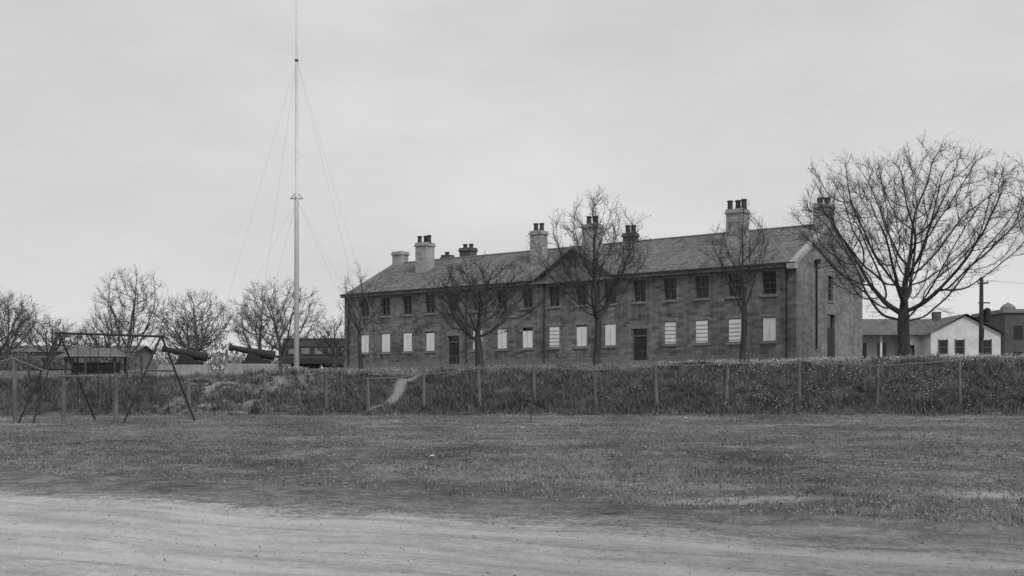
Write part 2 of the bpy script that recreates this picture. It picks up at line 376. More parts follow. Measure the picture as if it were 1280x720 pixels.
for k,s in enumerate(bays):
    ops.append((Lb-s-.53,Lb-s+.53,*UW))
    if k in doors: ops.append((Lb-s-.65,Lb-s+.65,CAM+2.3,CAM+4.95))
    else: ops.append((Lb-s-.53,Lb-s+.53,*LW))
mw=MB(); Pf=lambda u,z,d:(u-Lb,d,z); wall(mw,mw,Lb,ZB,ZE,ops,Pf); mw.obj('front_wall',M_stone,bld)
mg=MB(); Pg=lambda u,z,d:(-d,u,z)
gops=[(6.1,7.15,CAM+6.95,CAM+8.83),(6.0,7.6,CAM+2.3,CAM+5.9)]
wall(mg,mg,D,ZB,ZE,gops,Pg); mg.poly([(0,0,ZE),(0,D,ZE),(0,D/2,ZR-.02)])
mg.obj('gable_wall',M_gable,bld)
mo=MB(); mo.poly([(-Lb,D,ZB),(0,D,ZB),(0,D,ZE),(-Lb,D,ZE)]); mo.poly([(-Lb,0,ZB),(-Lb,0,ZE),(-Lb,D/2,ZR-.02),(-Lb,D,ZE),(-Lb,D,ZB)]); mo.obj('rear_walls',M_stone,bld)
gl=MB(); fr=MB(); bd=MB(); sl=MB(); si=MB(); dr=MB()
for k,s in enumerate(bays):
    x=-s
    gl.poly([(x-.53,.215,UW[0]),(x+.53,.215,UW[0]),(x+.53,.215,UW[1]),(x-.53,.215,UW[1])])
    for a,b in ((-.53,-.46),(.46,.53),(-.02,.02)): fr.box(x+a,x+b,.14,.20,UW[0],UW[1])
    for a,b in ((0,.08),(.83,.9),(1.61,1.68),(.43,.46),(1.24,1.27)):
        fr.box(x-.455,x-.022,.15,.19,UW[0]+a,UW[0]+b); fr.box(x+.022,x+.455,.15,.19,UW[0]+a,UW[0]+b)
    si.box(x-.68,x+.68,-.09,.10,UW[0]-.18,UW[0]-.002)
    si.box(x-.7,x+.7,-.015,.05,UW[1]+.002,UW[1]+.26)
    if k in doors:
        dr.box(x-.65,x+.65,.16,.195,CAM+2.0,CAM+4.4)
        gl.poly([(x-.65,.2,CAM+4.4),(x+.65,.2,CAM+4.4),(x+.65,.2,CAM+4.95),(x-.65,.2,CAM+4.95)])
        for a,b in ((-.66,-.56),(.56,.66)): fr.box(x+a,x+b,.09,.155,CAM+2.2,CAM+4.9)
        for pz in (2.5,3.5):
            for pa,pb in ((-.5,-.06),(.06,.5)): dr.box(x+pa,x+pb,.135,.158,CAM+pz,CAM+pz+.8)
        fr.box(x-.55,x+.55,.08,.15,CAM+4.35,CAM+4.45)
        si.box(x-.8,x+.8,-.02,.05,CAM+4.952,CAM+5.2); si.box(x-1,x+1,-1.1,-.01,CAM+2.0,CAM+2.45)
    else:
        t=random.uniform(-.02,.03); inset=.0 if k%3 else .03; drp=random.choice([0,0,.03,.08])
        bd.box(x-.50+t,x+.49+t,.03+inset,.07+inset,LW[0]+.04,LW[1]-.04-(.25 if k in(8,) else drp))
        if k in (1,2,3,7): 
            for i in range(5): sl.box(x-.48+t,x+.47+t,.0+inset,.028+inset,LW[0]+.16+i*.3,LW[0]+.20+i*.3)
        else: sl.box(x-.02+t,x+.0+t,.015+inset,.028+inset,LW[0]+.06,LW[1]-.3)
        gl.poly([(x-.53,.215,LW[0]),(x+.53,.215,LW[0]),(x+.53,.215,LW[1]),(x-.53,.215,LW[1])])
        si.box(x-.68,x+.68,-.09,.02,LW[0]-.18,LW[0]-.002); si.box(x-.7,x+.7,-.015,.02,LW[1]+.002,LW[1]+.26)
gl.poly([(-.2,6.1,CAM+6.95),(-.2,7.15,CAM+6.95),(-.2,7.15,CAM+8.83),(-.2,6.1,CAM+8.83)])
for a,b in ((6.1,6.18),(7.07,7.15),(6.6,6.65)): fr.box(-.18,-.12,a,b,CAM+6.95,CAM+8.83)
for zz in (7.5,7.86,8.3): fr.box(-.115,-.09,6.1,7.15,CAM+zz,CAM+zz+.05)
dr.box(-.2,-.14,6.0,7.6,CAM+2,CAM+4.9); gl.poly([(-.19,6,CAM+4.9),(-.19,7.6,CAM+4.9),(-.19,7.6,CAM+5.9),(-.19,6,CAM+5.9)])
si.box(-.02,.08,5.95,7.3,CAM+6.77,CAM+6.948); si.box(-.02,.03,5.8,7.8,CAM+5.902,CAM+6.2); si.box(-.02,.03,5.95,7.3,CAM+8.832,CAM+9.1)
gl.obj('window_glass',M_glass,bld); fr.obj('window_frames',M_frame,bld); bd.obj('boarded_windows',M_white,bld); sl.obj('board_slats',M_slat,bld)
si.obj('sills_and_lintels',M_sill,bld,bevel=.012); dr.obj('doors',M_dark,bld)
tr=MB(); 
xsd=sorted([(-bays[k]-.81,-bays[k]+.81) for k in doors]); cur=-Lb-.06
for a,b in xsd+[(.06,.07)]: tr.box(cur,a,-.07,-.002,ZB,CAM+2.75); cur=b
tr.obj('plinth_course',M_sill,bld)
cn=MB(); cn.box(-Lb-.1,.12,-.22,-.002,ZE-.32,ZE-.05); cn.obj('eaves_cornice',M_frame,bld)
gt=MB(); gt.box(-Lb-.1,-22.9,-.52,-.38,ZE-.17,ZE-.02); gt.box(-15,.1,-.52,-.38,ZE-.17,ZE-.02)
for s in (21.9,15.9+.65,.7,44.6,30.2): gt.tube((-s,-.12,ZE-.35),(-s,-.12,CAM+2.5),.055,k=8)
gt.tube((.12,3.6,CAM+9.6),(.12,3.6,CAM+3.2),.07,k=8); gt.box(.03,.35,3.4,3.85,CAM+9.5,CAM+9.8)
gt.obj('gutters_and_downpipes',M_dark,bld)
sl_=(ZR-ZE)/(D/2)
def roofpt(x,y,dz=0):
    return (x,y,ZE+sl_*(y if y<D/2 else D-y)+dz)
rf=MB(); o=.45
xa,xb=-Lb-.12,-.36
rf.poly([roofpt(xa,-o),roofpt(xb,-o),roofpt(xb,D/2),roofpt(xa,D/2)])
rf.poly([roofpt(xa,D/2),roofpt(xb,D/2),roofpt(xb,D+o),roofpt(xa,D+o)])
rf.poly([roofpt(xa,-o,-.12),roofpt(xa,-o),roofpt(xa,D/2),roofpt(xa,D/2,-.12)]); rf.poly([roofpt(xa,D+o,-.12),roofpt(xa,D+o),roofpt(xa,D/2),roofpt(xa,D/2,-.12)])
rf.poly([roofpt(xa,-o,-.12),roofpt(xb,-o,-.12),roofpt(xb,-o),roofpt(xa,-o)]); rf.poly([roofpt(xa,-o,-.12),roofpt(xb,-o,-.12),roofpt(xb,0,-.12),roofpt(xa,0,-.12)])
rf.obj('slate_roof',M_slate,bld)
rd=MB(); rd.tube((xa,D/2,ZR+.03),(xb,D/2,ZR+.03),.09,k=6); rd.obj('ridge_tiles',M_sill,bld)
cp=MB()
def rake(mb,x0,x1,ya,yb,t0,t1):
    a=roofpt(0,ya); b=roofpt(0,yb)
    n=len(mb.v)
    for x in (x0,x1):
        mb.v+=[(x,ya,a[2]+t0),(x,yb,b[2]+t0),(x,yb,b[2]+t1),(x,ya,a[2]+t1)]
    for q in ((0,1,2,3),(7,6,5,4),(0,4,5,1),(1,5,6,2),(2,6,7,3),(3,7,4,0)): mb.f.append(tuple(n+i for i in q))
rake(cp,-.4,.1,-.5,D/2-.001,-.12,.2); rake(cp,-.4,.1,D/2+.001,D+.5,-.12,.2)
cp.box(-.5,.14,-.56,.0,ZE-.5,ZE-.12)
cp.obj('gable_coping',M_trim,bld)
s0,sa,s1=22.96,18.95,14.95; ph=2.5; pb=ph/sl_
pd=MB(); pd.poly([(-s0,-.03,ZE-.03),(-s1,-.03,ZE-.03),(-sa,-.03,ZE+ph-.1)]); pd.obj('pediment_wall',M_stone,bld)
pr=MB(); f=-.4
for sgn,sb in ((-1,s0+.45),(1,s1-.45)):
    zb=ZE-.45*ph/4.0
    A=(-sb,f,zb+.06); B=(-sa,f,ZE+ph+.06); C=(-sa,pb+.1,ZE+ph+.06)
    pr.poly([A,B,C,(-sb,-.2,zb+.06)])
pr.obj('pediment_roof',M_slate,bld)
pt=MB()
for sb in (s0+.45,s1-.45):
    zb=ZE-.45*ph/4.0
    a=Vector((-sb,-.42,zb)); b=Vector((-sa,-.42,ZE+ph)); n=len(pt.v)
    for y in (-.44,-.05):
        pt.v+=[(a.x,y,a.z-.12),(b.x,y,b.z-.12),(b.x,y,b.z+.055),(a.x,y,a.z+.055)]
    for q in ((0,1,2,3),(7,6,5,4),(0,4,5,1),(1,5,6,2),(2,6,7,3),(3,7,4,0)): pt.f.append(tuple(n+i for i in q))
pt.obj('pediment_rake_moulding',M_sill,bld)
def chimney(s,d,top,ws,wd,pots,mat,poth=.7):
    m=MB(); x=-s; zt=CAM+top-(poth if pots else 0)
    zb=ZE+sl_*min(d-wd/2,D-d-wd/2)-.4
    m.box(x-ws/2,x+ws/2,d-wd/2,d+wd/2,zb,zt-.35)
    m.box(x-ws/2-.1,x+ws/2+.1,d-wd/2-.1,d+wd/2+.1,zt-.349,zt-.2); m.box(x-ws/2-.04,x+ws/2+.04,d-wd/2-.04,d+wd/2+.04,zt-.199,zt)
    m.obj('chimney_stack',mat,bld,bevel=.02)
    if pots:
        p=MB()
        for i in range(pots):
            px=x+(i-(pots-1)/2)*.46*ws/1.1
            p.lathe((px,d+(.12 if i%2 else -.08),zt),(0,0,1),[(0,.24),(.08,.22),(poth-.15,.19),(poth-.12,.24),(poth,.24),(poth,.16)],10)
        p.obj('chimney_pots',M_pot,bld)
chimney(39,4.5,14.9,1.4,1.2,3,M_chim)
chimney(25.7,4.5,14.9,1.15,1.1,2,M_chim)
chimney(20.1,4.5,15.0,1.35,1.2,2,M_chim)
chimney(6.67,4.5,15.0,1.4,1.2,3,M_chim,poth=.75)
chimney(44.3,6.85,14.0,1.2,1.1,0,M_chim)
chimney(40.1,9.2,13.9,.9,.9,1,M_chimd,poth=.3)
chimney(37.5,9.2,14.5,1.4,1.0,2,M_chimd,poth=.4)
chimney(19.1,9.2,14.7,1.1,.9,2,M_chimd,poth=.7)
chimney(.62,6.85,14.9,1.1,1.5,2,M_chim,poth=.5)
rl=MB()
for i in range(0,150):
    x=-1-i*.3
    if any(abs(x+bays[k])<1.1 for k in doors): continue
    wx=20.3+x*.8024+(-1.9)*.5968; wy=80-x*.5968+(-1.9)*.8024; z=h(wx,wy)
    rl.tube((x,-1.9,z-.1),(x,-1.9,z+.95),.035 if i%6==0 else .012,k=4)
    if i%6==0:
        for zz in (.3,.85): rl.box(x-1.8,x,-1.92,-1.88,z+zz,z+zz+.04)
rl.obj('iron_railing',M_wire,None,(20.3,80,0),RZ)

# ---------------------------------------------------------------- trees
def grow(seed,H_,trunk,rx,shape='round',n_att=1800,step=.3,kill=.5,lean=(0,0),zlow=None,up=.12):
    r=np.random.default_rng(seed)
    z0=zlow if zlow is not None else trunk*.9
    cz=(H_+z0)/2; rz=(H_-z0)/2
    pts=[]
    while len(pts)<n_att:
        p=r.uniform(-1,1,3); q=np.linalg.norm(p)
        if q>1: continue
        wid=1.0
        if shape=='vase': wid=.45+.55*min(1,(p[2]+1)/1.0)
        if shape=='round': wid=.7+.3*min(1,(p[2]+1)/.8)
        a=math.atan2(p[1],p[0]); wid*=1+.16*math.sin(3*a+seed)+.12*math.sin(5*a+2*seed+4*p[2])
        pts.append([p[0]*rx*wid+lean[0],p[1]*rx*wid+lean[1],cz+p[2]*rz*(1+.12*math.sin(2*a+seed)+.06*math.sin(7*a+seed))])
    A=np.array(pts); keep=r.uniform(0,1,len(A))<.55+.45*np.clip(np.hypot(A[:,0],A[:,1])/rx+.3,0,1); A=A[keep]
    nodes=[np.array([0,0,-.3])]; par=[-1]
    z=0; 
    while z<trunk:
        z+=step; t=z/trunk
        nodes.append(np.array([lean[0]*.25*t+.08*math.sin(z*1.2+seed)-.08*math.sin(seed),.05*math.cos(z*1.3+seed),z])); par.append(len(nodes)-2)
    Nn=np.array(nodes); dm=np.linalg.norm(A[:,None]-Nn[None],axis=2); ni=dm.argmin(1); nd=dm.min(1); alive=np.ones(len(A),bool)
    kids=[0]*len(nodes)
    for it in range(110):
        act=alive&(nd<rx*1.3+2)
        if not act.any(): break
        arr=np.array(nodes); idx=ni[act]; dirs=A[act]-arr[idx]; dirs/=np.linalg.norm(dirs,axis=1)[:,None]+1e-9
        acc=np.zeros((len(nodes),3)); cnt=np.zeros(len(nodes)); np.add.at(acc,idx,dirs); np.add.at(cnt,idx,1)
        full=np.array(kids)>=3
        alive&=~full[ni]
        src=np.nonzero((cnt>0)&~full)[0]
        if len(src)==0: break
        d=acc[src]/cnt[src][:,None]; d[:,2]+=up
        pv=np.array([arr[s_]-arr[par[s_]] if par[s_]>=0 else np.array([0,0,1.]) for s_ in src]); pv/=np.linalg.norm(pv,axis=1)[:,None]+1e-9
        d/=np.linalg.norm(d,axis=1)[:,None]+1e-9; d=d+pv*.4+r.normal(0,.12,d.shape)
        d/=np.linalg.norm(d,axis=1)[:,None]+1e-9
        new=arr[src]+d*step; base=len(nodes)
        for s_,p in zip(src,new): nodes.append(p); par.append(int(s_)); kids.append(0); kids[int(s_)]+=1
        ai=np.nonzero(alive)[0]
        if len(ai)==0: break
        dd=np.linalg.norm(A[ai][:,None]-new[None],axis=2); mi=dd.argmin(1); mv=dd.min(1)
        better=mv<nd[ai]; ni[ai[better]]=base+mi[better]; nd[ai[better]]=mv[better]
        alive&=nd>kill
        if len(nodes)>7000: break
    return np.array(nodes),np.array(par)
def tube_batch(P0,P1,D0,D1,R0,R1,k):
    def ring(P,Dv,R):
        ref=np.array([1.,.13,0]); u=ref-Dv*(Dv@ref)[:,None]; u/=np.linalg.norm(u,axis=1)[:,None]+1e-9; w=np.cross(Dv,u)
        t=np.arange(k)*2*np.pi/k
        return P[:,None]+R[:,None,None]*(u[:,None]*np.cos(t)[None,:,None]+w[:,None]*np.sin(t)[None,:,None])
    V=np.concatenate([ring(P0,D0,R0),ring(P1,D1,R1)],1); n=len(P0)
    i=np.arange(k); j=(i+1)%k; f=np.stack([i,j,j+k,i+k],1)
    F=(np.arange(n)[:,None,None]*2*k+f[None]).reshape(-1,4)
    return V.reshape(-1,3),F
def nrm(a): return a/(np.linalg.norm(a,axis=1)[:,None]+1e-9)
def tree_meshdata(seed,Rb,tip,twigs=1.0,twl=(.3,.9),**kw):
    r=np.random.default_rng(seed+99); P,par=grow(seed,**kw); n=len(P)
    leaf=np.zeros(n); ch=[[] for _ in range(n)]
    for i in range(1,n): ch[par[i]].append(i)
    for i in range(n-1,-1,-1):
        if not ch[i]: leaf[i]+=1
        if i>0: leaf[par[i]]+=leaf[i]
    ex=math.log(max(leaf[1],2))/math.log(Rb/tip); R=tip*leaf**(1/ex)
    main=np.full(n,-1)
    for i in range(n):
        if ch[i]: main[i]=max(ch[i],key=lambda c:leaf[c])
    hm=np.nonzero((main>=0)&(np.arange(n)>0))[0]
    for _ in range(2):
        Q=P.copy(); Q[hm]=.5*P[hm]+.25*(P[par[hm]]+P[main[hm]]); P=Q
    Dv=np.zeros((n,3)); Dv[1:]=P[1:]-P[par[1:]]; Dv[0]=(0,0,1); Dv=nrm(Dv)
    S=Dv.copy(); S[hm]+=Dv[main[hm]]; S=nrm(S)
    for i in range(n):
        if P[i,2]<.6 and leaf[i]==leaf[1]: R[i]*=1+.45*(1-max(P[i,2],0)/.6)
    c=np.arange(1,n); p=par[1:]; ism=main[p]==c
    R0=np.where(ism,R[p],np.minimum(R[p],R[c]*1.25)); D0=np.where(ism[:,None],S[p],Dv[c])
    big=R[c]>.045; parts=[]
    for sel,k in ((big,8),(~big,3)):
        if sel.any(): parts.append(tube_batch(P[p][sel],P[c][sel],D0[sel],S[c][sel],R0[sel],R[c][sel],k))
    thin=np.nonzero((R<tip*4.0)&(P[:,2]>kw['trunk']*.8))[0]; m=int(len(thin)*twigs); src=r.choice(thin,m)
    ctr=np.array([0,0,kw['trunk']]); out=nrm(P[src]-ctr)
    d=nrm(Dv[src]*.9+out*.55+r.normal(0,.45,(m,3))+np.array([0,0,.15])); L=r.uniform(*twl,m)
    a0=P[src]; pr_=tip*.62; pts=[a0]; dd=d
    for q in range(3):
        nx=a0+dd*L[:,None]/3; r0=pr_; r1=pr_*.72
        parts.append(tube_batch(a0,nx,dd,dd,np.full(m,r0),np.full(m,r1),3)); pr_=r1; a0=nx; pts.append(nx); dd=nrm(dd+r.normal(0,.22,(m,3))+np.array([0,0,.06]))
    for q in (1,2):
        d2=nrm(d+r.normal(0,.6,(m,3))); e2=pts[q]+d2*(L*.4)[:,None]
        parts.append(tube_batch(pts[q],e2,d2,d2,np.full(m,tip*.45),np.full(m,tip*.3),3)); pts.append(e2)
    off=0; Vs=[];Fs=[]
    for v,f in parts: Vs.append(v); Fs.append(f+off); off+=len(v)
    return np.concatenate(Vs),np.concatenate(Fs),np.concatenate(pts[1:])
def add_tree(name,x,y,seed,buds=0,budsize=(.014,.03),mat=None,rot=0,**kw):
    e=empty(name,(x,y,h(x,y)),rot)
    V,F,tips=tree_meshdata(seed,**kw); o=npmesh('trunk_and_branches',V,F,mat or M_bark,parent=e)
    if buds:
        r=np.random.default_rng(seed); c=tips[r.choice(len(tips),buds)]+r.normal(0,.03,(buds,3)); s=r.uniform(*budsize,buds)
        T=c[:,None]+r.normal(0,1,(buds,3,3))*s[:,None,None]
        npmesh('buds',T.reshape(-1,3),np.arange(buds*3).reshape(-1,3),M_bud,parent=e)
    return e,o
T='bare_elm_tree'
add_tree(T,24.6,70,3,buds=26000,Rb=.38,tip=.015,twigs=1.9,twl=(.4,1.2),H_=12.9,trunk=2.6,rx=7.3,shape='vase',n_att=3200,step=.32,kill=.6,zlow=2.4,up=.04,lean=(-.3,0))
add_tree(T,5.4,72,5,buds=8000,Rb=.22,tip=.015,twigs=1.8,twl=(.4,1.1),H_=10.6,trunk=2.8,rx=3.7,shape='vase',n_att=1200,step=.28,kill=.53,zlow=2.6,up=.12)
add_tree(T,-2.06,72,8,buds=7000,Rb=.24,tip=.015,twigs=1.7,twl=(.3,.9),H_=7.0,trunk=1.9,rx=3.6,shape='round',n_att=1300,step=.25,kill=.45,zlow=1.9,up=.03)
add_tree(T,14.8,72,11,buds=3000,Rb=.2,tip=.014,twigs=1.5,twl=(.4,1.1),H_=9.8,trunk=3.4,rx=2.2,shape='vase',n_att=550,step=.28,kill=.52,zlow=3.0,up=.2)
add_tree(T,-11.6,86,14,buds=1500,Rb=.14,tip=.014,twigs=1.4,twl=(.3,.9),H_=7.6,trunk=2.0,rx=1.9,shape='vase',n_att=400,step=.26,kill=.5,zlow=2.0,up=.2)
add_tree(T,31.5,62,17,buds=5000,Rb=.25,tip=.013,twigs=1.4,twl=(.4,1.1),H_=12.4,trunk=3,rx=4.0,shape='vase',n_att=1100,step=.3,kill=.58,zlow=3.5,up=.15)
for (x,y,Ht,rx,sd) in ((-37.5,110,9.8,3.6,21),(-49.5,108,7.4,3.8,22),(-30.5,108,7.4,4.2,23),(-22.8,110,8.8,4.2,24),(-42.5,118,5.6,3.2,25),(-26.5,118,7.6,3.2,26),(-19,120,5.5,2.8,27),(-54,120,8,4,28),(-33.5,116,5.6,3,29),(-46,112,4.8,3,30)):
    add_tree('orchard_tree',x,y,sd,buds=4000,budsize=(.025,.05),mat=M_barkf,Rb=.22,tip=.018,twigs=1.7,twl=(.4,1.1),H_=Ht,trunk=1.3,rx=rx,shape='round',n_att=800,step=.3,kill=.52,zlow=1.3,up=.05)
def distant():
    n=36000; a=rng.uniform(0,1,n); x=np.where(a<.6,rng.uniform(-110,-18,n),rng.uniform(38,120,n)); y=rng.uniform(165,190,n)
    top=2.6+1.6*np.sin(x*.35)+1.0*np.sin(x*.9+1)+.7*np.sin(x*2.1); top=np.clip(top,1,9)+1.8
    z=CAM+2.2+top*rng.uniform(0,1,n)**.8
    c=np.stack([x,y,z],1); Tt=c[:,None]+rng.normal(0,1,(n,3,3))*np.array([.16,.16,.28])
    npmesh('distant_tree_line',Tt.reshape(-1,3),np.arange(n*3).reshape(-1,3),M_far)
distant()
def scrub():
    n=9000; x=rng.uniform(-52,-33,n); y=97+rng.normal(0,1.2,n); top=.9+.5*np.sin(x*.7)+.3*np.sin(x*1.9+1)
    z=H(x,y)+np.clip(top,.3,2)*rng.uniform(0,1,n)
    Tt=np.stack([x,y,z],1)[:,None]+rng.normal(0,1,(n,3,3))*np.array([.07,.07,.13]); npmesh('scrub_hedge',Tt.reshape(-1,3),np.arange(n*3).reshape(-1,3),M_tuft)
scrub()

# ---------------------------------------------------------------- mast
mx,my=-12.5,65; mz=h(mx,my)
mast=empty('flagpole_mast',(mx,my,mz))
m=MB(); m.lathe((0,0,-.2),(0,0,1),[(0,.15),(10.2,.125),(10.25,.14),(10.5,.14),(10.55,.10),(18,.08),(18.35,.06),(25,.045)],10); m.obj('pole',M_pole,mast,smooth=True)
m=MB(); m.box(-.35,.35,-.35,.35,-.3,.35); m.obj('concrete_base',M_conc,mast,bevel=.03)
m=MB(); m.tube((-.36,0,10.1),(.36,0,10.1),.03,k=6); m.tube((0,-.36,10.12),(0,.36,10.12),.03,k=6)
for a in (-.36,.36): m.tube((a,0,10.1),(0,0,10.5),.018,k=5)
m.lathe((0,0,18.05),(0,0,1),[(0,.09),(.03,.11),(.12,.11),(.15,.09)],10); m.obj('crosstrees',M_wire,mast)
m=MB()
for ax,ay in ((-5.4,.8),(5.3,-.8),(-3.9,6),(3.7,6)):
    gz=h(mx+ax,my+ay)-mz
    m.tube((.0,0,10.1),(ax,ay,gz),.0045,k=4); m.tube((0,0,18.15),(ax*1.02,ay*1.02,gz),.0045,k=4)
m.obj('guy_wires',M_guy,mast)

# ---------------------------------------------------------------- cannons
def cannon(x,y):
    e=empty('cannon',(x,y,h(x,y)),math.radians(4))
    p=MB()
    p.v=[(-1.45,-.6,-.4),(1.5,-.6,-.4),(1.5,.6,-.4),(-1.45,.6,-.4),(-1.28,-.5,.6),(1.33,-.5,.6),(1.33,.5,.6),(-1.28,.5,.6)]
    p.f=[(0,3,2,1),(4,5,6,7),(0,1,5,4),(1,2,6,5),(2,3,7,6),(3,0,4,7)]; p.obj('concrete_plinth',M_conc,e,bevel=.03)
    b=MB(); d=Vector((-1,0,.2)).normalized(); a=Vector((1.2,0,1.02))
    b.lathe(a,d,[(-.28,.02),(-.25,.07),(-.17,.085),(-.1,.05),(-.05,.06),(0,.22),(.03,.265),(.12,.265),(.14,.245),(.75,.225),(.78,.24),(.84,.24),(.86,.21),(1.3,.19),(1.33,.205),(1.38,.205),(1.4,.175),(2.1,.14),(2.14,.16),(2.18,.14),(2.26,.15),(2.34,.195),(2.4,.2),(2.43,.17),(2.43,.09),(2.1,.08)],16)
    c=a+d*1.25; b.tube(c+Vector((0,-.32,-.03)),c+Vector((0,.32,-.03)),.07,k=8); b.obj('barrel',M_iron,e)
    c2=MB()
    for yy in (-.3,.22):
        n=len(c2.v)
        pr=[(-.5,.602),(.95,.602),(1.0,.76),(.6,.88),(.45,1.04),(.2,1.1),(.12,1.19),(-.12,1.19),(-.3,.87)]
        for q in (yy,yy+.08): c2.v+=[(a_,q,z_) for a_,z_ in pr]
        k=len(pr); c2.f.append(tuple(n+i for i in range(k))); c2.f.append(tuple(n+k+k-1-i for i in range(k)))
        for i in range(k): j=(i+1)%k; c2.f.append((n+i,n+k+i,n+k+j,n+j))
    c2.box(.3,.6,-.215,.215,.62,.72); c2.obj('carriage_cheeks',M_iron,e)
cannon(-13.95,60); cannon(-18.0,61.5)

# ---------------------------------------------------------------- swing set
def swing():
    Ya=38.3; e=empty('swing_set',(-13.4,Ya,0))
    P=MB(); lx,rx=-2.1,1.4; 
    def g(x,y): return h(-13.4+x,Ya+y)-.05
    zt=CAM+2.02
    for cx,zo in ((lx,zt),(rx,zt-.12)):
        for dx,dy in ((-.95,-1.0),(.85,1.1)):
            P.tube((cx+.02*dx,0,zo),(cx+dx,dy,g(cx+dx,dy)),.036,k=8)
        t=.4; P.tube((cx-.95*t,-1.0*t,zo+(g(cx,0)-zo)*t),(cx+.85*t,1.1*t,zo+(g(cx,0)-zo)*t),.024,k=6)
    P.tube((lx,0,zt),(lx-.35,-1.25,g(lx-.3,-1.2)),.034,k=8)
    P.tube((lx-.12,0,zt),(rx+.12,0,zt-.125),.038,k=8)
    P.obj('pipe_frame',M_iron,e)
    c=MB(); s=MB()
    for x in (-1.45,-.75,.15):
        zz=zt-.06+(x-lx)*-.03; gz=g(x,0)+.62
        if x==.15: 
            c.tube((x,0,zz),(x+.1,0,gz+.9),.012,k=4); c.tube((x+.45,0,zz),(x+.35,0,gz+.9),.012,k=4); s.box(x+.08,x+.37,-.1,.1,gz+.87,gz+.9); continue
        c.tube((x,0,zz),(x,.05,gz),.012,k=4); c.tube((x+.42,0,zz),(x+.42,.05,gz),.012,k=4)
        s.box(x-.03,x+.45,-.08,.14,gz-.03,gz+.01)
    c.obj('chains',M_iron,e); s.obj('seats',M_woodd,e,bevel=.008)
swing()

# ---------------------------------------------------------------- fence
def fence():
    pts=[(-22,36.8,1.6),(-19.2,37,1.6),(-16.4,37,2.2),(-14.9,37.2,1.6),(-13.27,37.5,1.65),(-11.8,41,1.5),(-9.9,45,1.65),(-7.8,47,1.45),(-6.07,47.5,1.35),(-3.73,47.5,1.5),(-1.36,47.5,1.65),(.95,47.5,1.65),(3.56,47.5,1.7),(6.14,47.5,1.75),(9.09,47.5,1.8),(12.2,47.5,1.9),(15.5,47.5,1.9),(19,47.5,2.0)]
    e=empty('post_and_rail_fence'); p=MB(); w=MB(); r=MB(); prev=None
    for i,(x,y,ht) in enumerate(pts):
        z=h(x,y); dx,dy=random.uniform(-.07,.07),random.uniform(-.05,.05); tp=Vector((x+dx,y+dy,z+ht))
        p.tube((x,y,z-.3),tp,.095 if i in(2,4) else random.uniform(.075,.09),.065,k=8)
        if prev is not None:
            (a,z0,h0)=prev
            if i>=9 or i in (1,2,3,4):
                A=a-Vector((0,.07,.06)); Bp=tp-Vector((0,.07,.06)); mid=(A+Bp)/2-Vector((0,0,random.uniform(0,.05))); r.tube(A,mid,.017,k=5); r.tube(mid,Bp,.017,k=5)
            for fz in (.15,.32,.5,.68,.85):
                A=Vector((a.x,a.y-.08,z0+h0*fz)); B=Vector((tp.x,tp.y-.08,z+ht*fz)); mid=(A+B)/2-Vector((0,0,.04))
                w.tube(A,mid,.0045,k=3,caps=False); w.tube(mid,B,.0045,k=3,caps=False)
            L=(tp-a).length; nst=int(L/.3)
            for q in range(1,nst):
                f=q/nst; c0=Vector((a.x,a.y-.08,z0+h0*.15)).lerp(Vector((tp.x,tp.y-.08,z+ht*.15)),f); c1=Vector((a.x,a.y-.08,z0+h0*.85)).lerp(Vector((tp.x,tp.y-.08,z+ht*.85)),f)
                w.tube(c0,c1,.0035,k=3,caps=False)
        prev=(tp,z,ht)
    p.obj('posts',M_wood,e); w.obj('wire_mesh',M_wire,e); r.obj('top_rail',M_rail,e)
fence()
def fence2():
    e=empty('post_and_wire_fence'); p=MB(); w=MB(); prev=None
    for i in range(7):
        x=-33+i*2.6; y=52+.1*i; z=h(x,y); tp=Vector((x,y,z+1.1)); p.tube((x,y,z-.2),tp,.06,k=6)
        if prev:
            for q in (.05,.45,.8): w.tube(prev-Vector((0,0,q)),tp-Vector((0,0,q)),.01,k=4)
        prev=tp
    p.obj('posts',M_woodd,e); w.obj('wires',M_woodd,e)
fence2()
m=MB(); z=h(12.7,48.6); m.tube((12.7,48.6,z-.2),(12.62,48.6,z+.75),.05,.04,k=6); m.obj('marker_stake',M_woodd)
m=MB(); z=h(.62,38); m.tube((.62,38,z-.1),(.66,38,z+.3),.025,.018,k=6); m.obj('marker_stake',M_woodd)
def litter(x,y,s):
    m=MB(); z=h(x,y)+.03; m.v=[(x-s,y-.08,z),(x+s*.2,y-.1,z+.02),(x+s,y-.05,z),(x+s*.8,y+.08,z+.01),(x-.1*s,y+.08,z+.03),(x-s*.8,y+.08,z)]
    m.f=[(0,1,4,5),(1,2,3,4)]; m.obj('paper_litter',M_flower)
litter(6.4,41,.13); litter(-1.55,21.7,.06); litter(.3,33,.06); litter(-4.6,44,.08)

